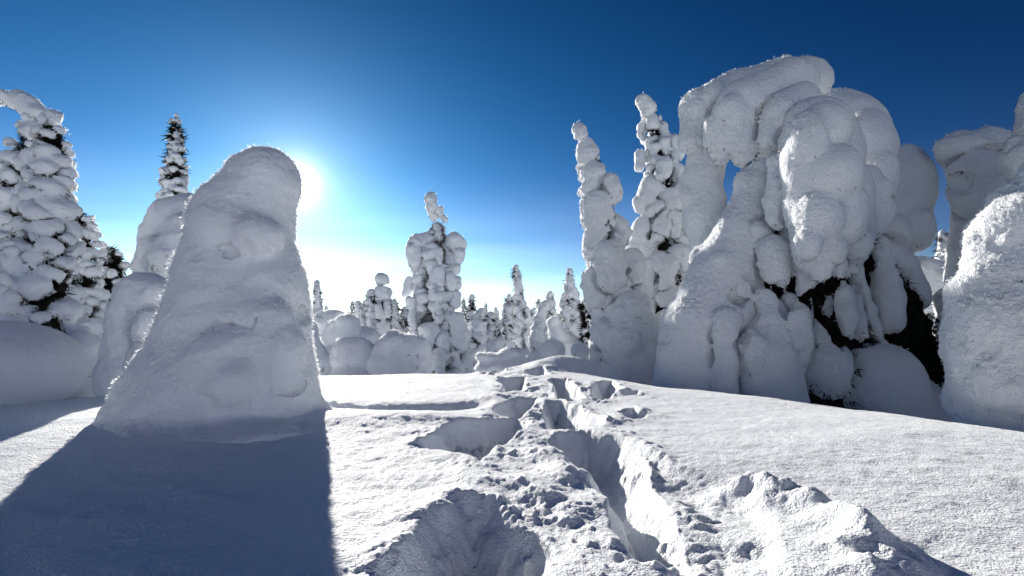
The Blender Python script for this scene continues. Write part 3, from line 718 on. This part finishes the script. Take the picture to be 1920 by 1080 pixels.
# --- snow mounds over low bushes and boulders
def mound(label, D, base_px, prims, seed, h=None, k=.12, lump=0.16):
    t = Tree('snow_mound', label, D, base_px, seed=seed, cat='snow mound')
    P = []
    for p in prims: P += t.c(*p[1:]) if p[0] == 'c' else [t.e(*p[1:])]
    V, Q, _ = build_snow([P], h or D / 484 * 1.8, k, floor=t.base[2] - .15)
    V, nn = rough(V, Q, [(lump, 0.9, 0), (lump * .3, 0.35, 0), (0.012, 0.12, 0)])
    o = link('snow_mound', mesh_np('snow_mound', V - t.base, Q, M_SNOW), None, t.base)
    hoar_coat(V - t.base, nn, 5000, 0.0032 * D, o, seed)
    r = np.random.default_rng(seed); c = np.nonzero((np.abs(nn[:, 2]) < .25) & (nn[:, 1] < 0.3) & (V[:, 2] > t.base[2] + .25))[0]
    if len(c) > 20 and seed % 3:
        i0 = r.choice(c, 3); i = np.concatenate([q + r.integers(-6, 7, 4) for q in i0]).clip(0, len(V) - 1)
        v, f_ = blades((V - t.base)[i], nn[i] * .7 + np.array([0, 0, -.2]), 0.007 * D, 7, seed)
        link('needle_twigs', mesh_np('needle_twigs', v, f_, M_NEEDLE), o)['kind'] = 'stuff'
    tag(o, label, 'snow mound', 'snow mounds over buried bushes')
mound('big smooth snow mound at the left edge below the column tree', 7.8, 40, [('e', 0, 692, 136, 88), ('e', 70, 715, 70, 40)], 30, lump=.05)
mound('small round snow cap beside the big left mound', 8.6, 150, [('e', 150, 655, 30, 34), ('e', 140, 700, 44, 50)], 31)
mound('narrow stepped snow mound touching the right side of the pillar', 14, 585, [('c', (570, 630, 26), (590, 680, 30)), ('e', 600, 700, 26, 30)], 32)
mound('small upright snow knob furthest left of the mounds', 18, 597, [('e', 597, 612, 15, 18), ('e', 600, 660, 24, 40)], 33)
mound('tall hood-shaped snow mound behind the front pair', 16, 645, [('c', (650, 615, 24), (632, 640, 22)), ('c', (622, 615, 16), (615, 650, 18)), ('e', 640, 690, 40, 50)], 34)
mound('low smooth snow mound between the hood and the snowman tree', 16.5, 690, [('e', 688, 640, 25, 28), ('e', 690, 690, 34, 50)], 35)
mound('dark-faced round snow mound in front, left of the pair', 14, 662, [('e', 662, 672, 42, 36), ('e', 662, 720, 46, 50)], 36)
mound('broad two-humped snow mound in front, right of the pair', 14, 752, [('c', (742, 655, 34), (775, 668, 34)), ('e', 740, 690, 50, 50), ('e', 785, 680, 32, 30)], 37)
mound('thin snow ridge peeking above the broad two-humped mound', 15.3, 728, [('c', (735, 635, 16), (718, 665, 18)), ('e', 725, 700, 28, 40)], 38)
mound('flat-topped distant snow mound under the far spire', 22, 625, [('e', 625, 592, 20, 10), ('e', 625, 630, 26, 40)], 39)
mound('rounded snow mound left of the trail end', 17, 940, [('e', 938, 650, 24, 17), ('e', 930, 680, 34, 24)], 40)
mound('long low snow mound behind the trail end', 13.2, 962, [('e', 965, 660, 34, 12), ('e', 930, 668, 40, 12), ('e', 950, 690, 55, 22)], 41)
mound('striped snow mound right of the trail end', 13, 1030, [('e', 1030, 660, 26, 20), ('e', 1020, 690, 34, 30)], 42)
mound('little snow cap beside the slender leaning column', 13.4, 1090, [('e', 1090, 658, 15, 15), ('e', 1090, 690, 20, 24)], 43)
mound('seal-shaped snow lump with raised head behind the striped mound', 17.5, 1050, [('c', (1040, 607, 12), (1048, 630, 16)), ('c', (1048, 630, 17), (1080, 645, 15)), ('e', 1060, 680, 34, 44)], 44)
mound('small half-hidden snow mound at the foot of the spire group', 14, 1105, [('e', 1118, 655, 18, 26), ('e', 1118, 700, 24, 34)], 45)

# --- distant snowy spruces
def far_tree(axis, D, label, name='distant_spruce', seed=0, gap=.06, blob=.62, core=70, group='distant snowy spruces along the tree line'):
    t = Tree(name, label, D, axis[-1][0], group=group, seed=seed)
    t.column(axis, blob=blob, gap=gap, flat=.62)
    core_line(t, *[(a[0], a[1] + a[2], a[2] * .8) for a in axis]); s_ = 0
    return t.build(h=D / 484 * 1.4, k=.04, crease=0.0, split=False, tuft=.22, core_n=core, core_size=.22, tuft_size=.12, amps=[(0.07, 0.5, 0), (0.03, 0.2, 0)])
far_tree([(967, 497, 5), (970, 525, 9), (973, 560, 12), (976, 600, 15), (978, 650, 18)], 26, 'tallest distant spire right of the trail end', seed=50)
far_tree([(988, 575, 5), (990, 600, 9), (992, 650, 13)], 21, 'small snowy spruce touching the tallest distant spire on its right', seed=51)
far_tree([(955, 553, 5), (952, 580, 9), (952, 650, 14)], 23, 'crooked snowy spruce touching the tallest distant spire on its left', seed=52)
far_tree([(1068, 505, 4), (1068, 530, 9), (1072, 555, 14), (1080, 600, 18), (1086, 650, 24)], 22, 'pointed snowy spruce with a white ball on its side', seed=53)
far_tree([(1057, 552, 6), (1060, 580, 10), (1062, 640, 14)], 20, 'narrow snowy spruce left of the pointed one', seed=54)
far_tree([(1031, 547, 5), (1034, 575, 9), (1036, 640, 14)], 22, 'slim twisted snowy spruce beside the slanting one', seed=55)
far_tree([(1021, 565, 8), (1016, 590, 16), (1014, 650, 24)], 19, 'slanting shaggy snow-covered spruce left of the slim twisted one', seed=56)
far_tree([(1001, 578, 4), (1001, 600, 7), (1002, 650, 10)], 25, 'tiny snowy spruce between the tall spire and the slanting spruce', seed=57)
far_tree([(903, 580, 7), (900, 600, 13), (896, 640, 18), (896, 680, 22)], 20, 'double-headed snowy spruce with drooping twigs right of centre tree', seed=58)
far_tree([(921, 586, 8), (921, 610, 11), (922, 650, 16)], 21, 'blunt bullet-shaped snowy spruce right of the double-headed one', seed=59)
far_tree([(884, 553, 4), (886, 575, 7), (887, 650, 11)], 24, 'slender snowy spruce close to the right of the shouldered tree', seed=60)
far_tree([(869, 558, 3), (869, 590, 5), (869, 650, 8)], 28, 'thinnest distant snowy spruce right of the shouldered tree', seed=61)
far_tree([(594, 527, 4), (596, 555, 8), (598, 600, 10), (598, 660, 12)], 22, 'distant dark spire just right of the pillar', seed=62)
far_tree([(577, 567, 6), (578, 590, 8), (578, 650, 10)], 20, 'stubby distant spruce between the pillar and the dark spire', seed=63)
far_tree([(672, 566, 4), (675, 585, 10), (678, 640, 14)], 17, 'sloping snowy spruce left of the snowman-like spruce', seed=64)
far_tree([(696, 543, 7), (692, 570, 10), (690, 640, 14)], 18, 'hook-headed snowy spruce directly left of the snowman-like spruce', seed=65)
far_tree([(740, 560, 4), (742, 590, 7), (743, 660, 11)], 19, 'slim snowy spruce directly right of the snowman-like spruce', seed=66)
far_tree([(758, 575, 4), (758, 610, 6), (758, 660, 9)], 20, 'small dim spruce between the snowman-like spruce and shouldered tree', seed=67)
far_tree([(1098, 560, 8), (1103, 590, 12), (1106, 650, 18)], 17, 'dark open spruce hidden behind the slender leaning column', seed=68, gap=.45, core=500)
far_tree([(1766, 432, 6), (1770, 460, 11), (1776, 500, 15), (1785, 540, 18), (1790, 640, 24)], 14, 'sunlit thin spire between the huge tree and right edge', seed=69)
far_tree([(940, 600, 5), (938, 620, 8), (938, 660, 12)], 20, 'low snowy spruce between the bullet-shaped and crooked ones', seed=70)

r_ = np.random.default_rng(77)
MARKS = [(578, 'stubby spruce'), (597, 'dark spire'), (625, 'flat-topped mound'), (648, 'hood-shaped mound'), (675, 'sloping spruce'), (692, 'hook-headed spruce'), (718, 'snowman-like spruce'),
         (742, 'slim spruce'), (772, 'shouldered tree'), (869, 'thinnest spruce'), (886, 'slender spruce'), (900, 'double-headed spruce'), (921, 'bullet-shaped spruce'), (939, 'low spruce'),
         (953, 'crooked spruce'), (972, 'tallest spire'), (991, 'small touching spruce'), (1003, 'tiny spruce'), (1016, 'slanting spruce'), (1035, 'slim twisted spruce'), (1060, 'narrow spruce'), (1080, 'pointed spruce'), (1103, 'dark open spruce')]
for i, (a_, b_) in enumerate(zip(MARKS[:-1], MARKS[1:])):
    px = (a_[0] + b_[0]) / 2 if b_[0] - a_[0] < 60 else b_[0] - 8
    top = float(r_.uniform(560, 594)); wd = float(r_.uniform(6, 9)); D = float(r_.uniform(25, 34))
    far_tree([(px, top, 2.5), (px + float(r_.normal()) * 2, top + 18, wd * .7), (px, top + 45, wd), (px, 650, wd * 1.3)], D, 'far pale little spruce peeking between the %s and the %s' % (a_[1], b_[1]), seed=90 + i, core=40)
    if 14 < b_[0] - a_[0] < 60:
        px2 = px + float(r_.choice([-1, 1])) * (b_[0] - a_[0]) * .3; top = float(r_.uniform(574, 598)); wd = float(r_.uniform(5, 7)); D = float(r_.uniform(36, 48))
        far_tree([(px2, top, 2), (px2, top + 16, wd * .7), (px2, top + 40, wd), (px2, 640, wd * 1.2)], D, 'faint back-row spruce, the furthest between the %s and the %s' % (a_[1], b_[1]), seed=130 + i, core=25)
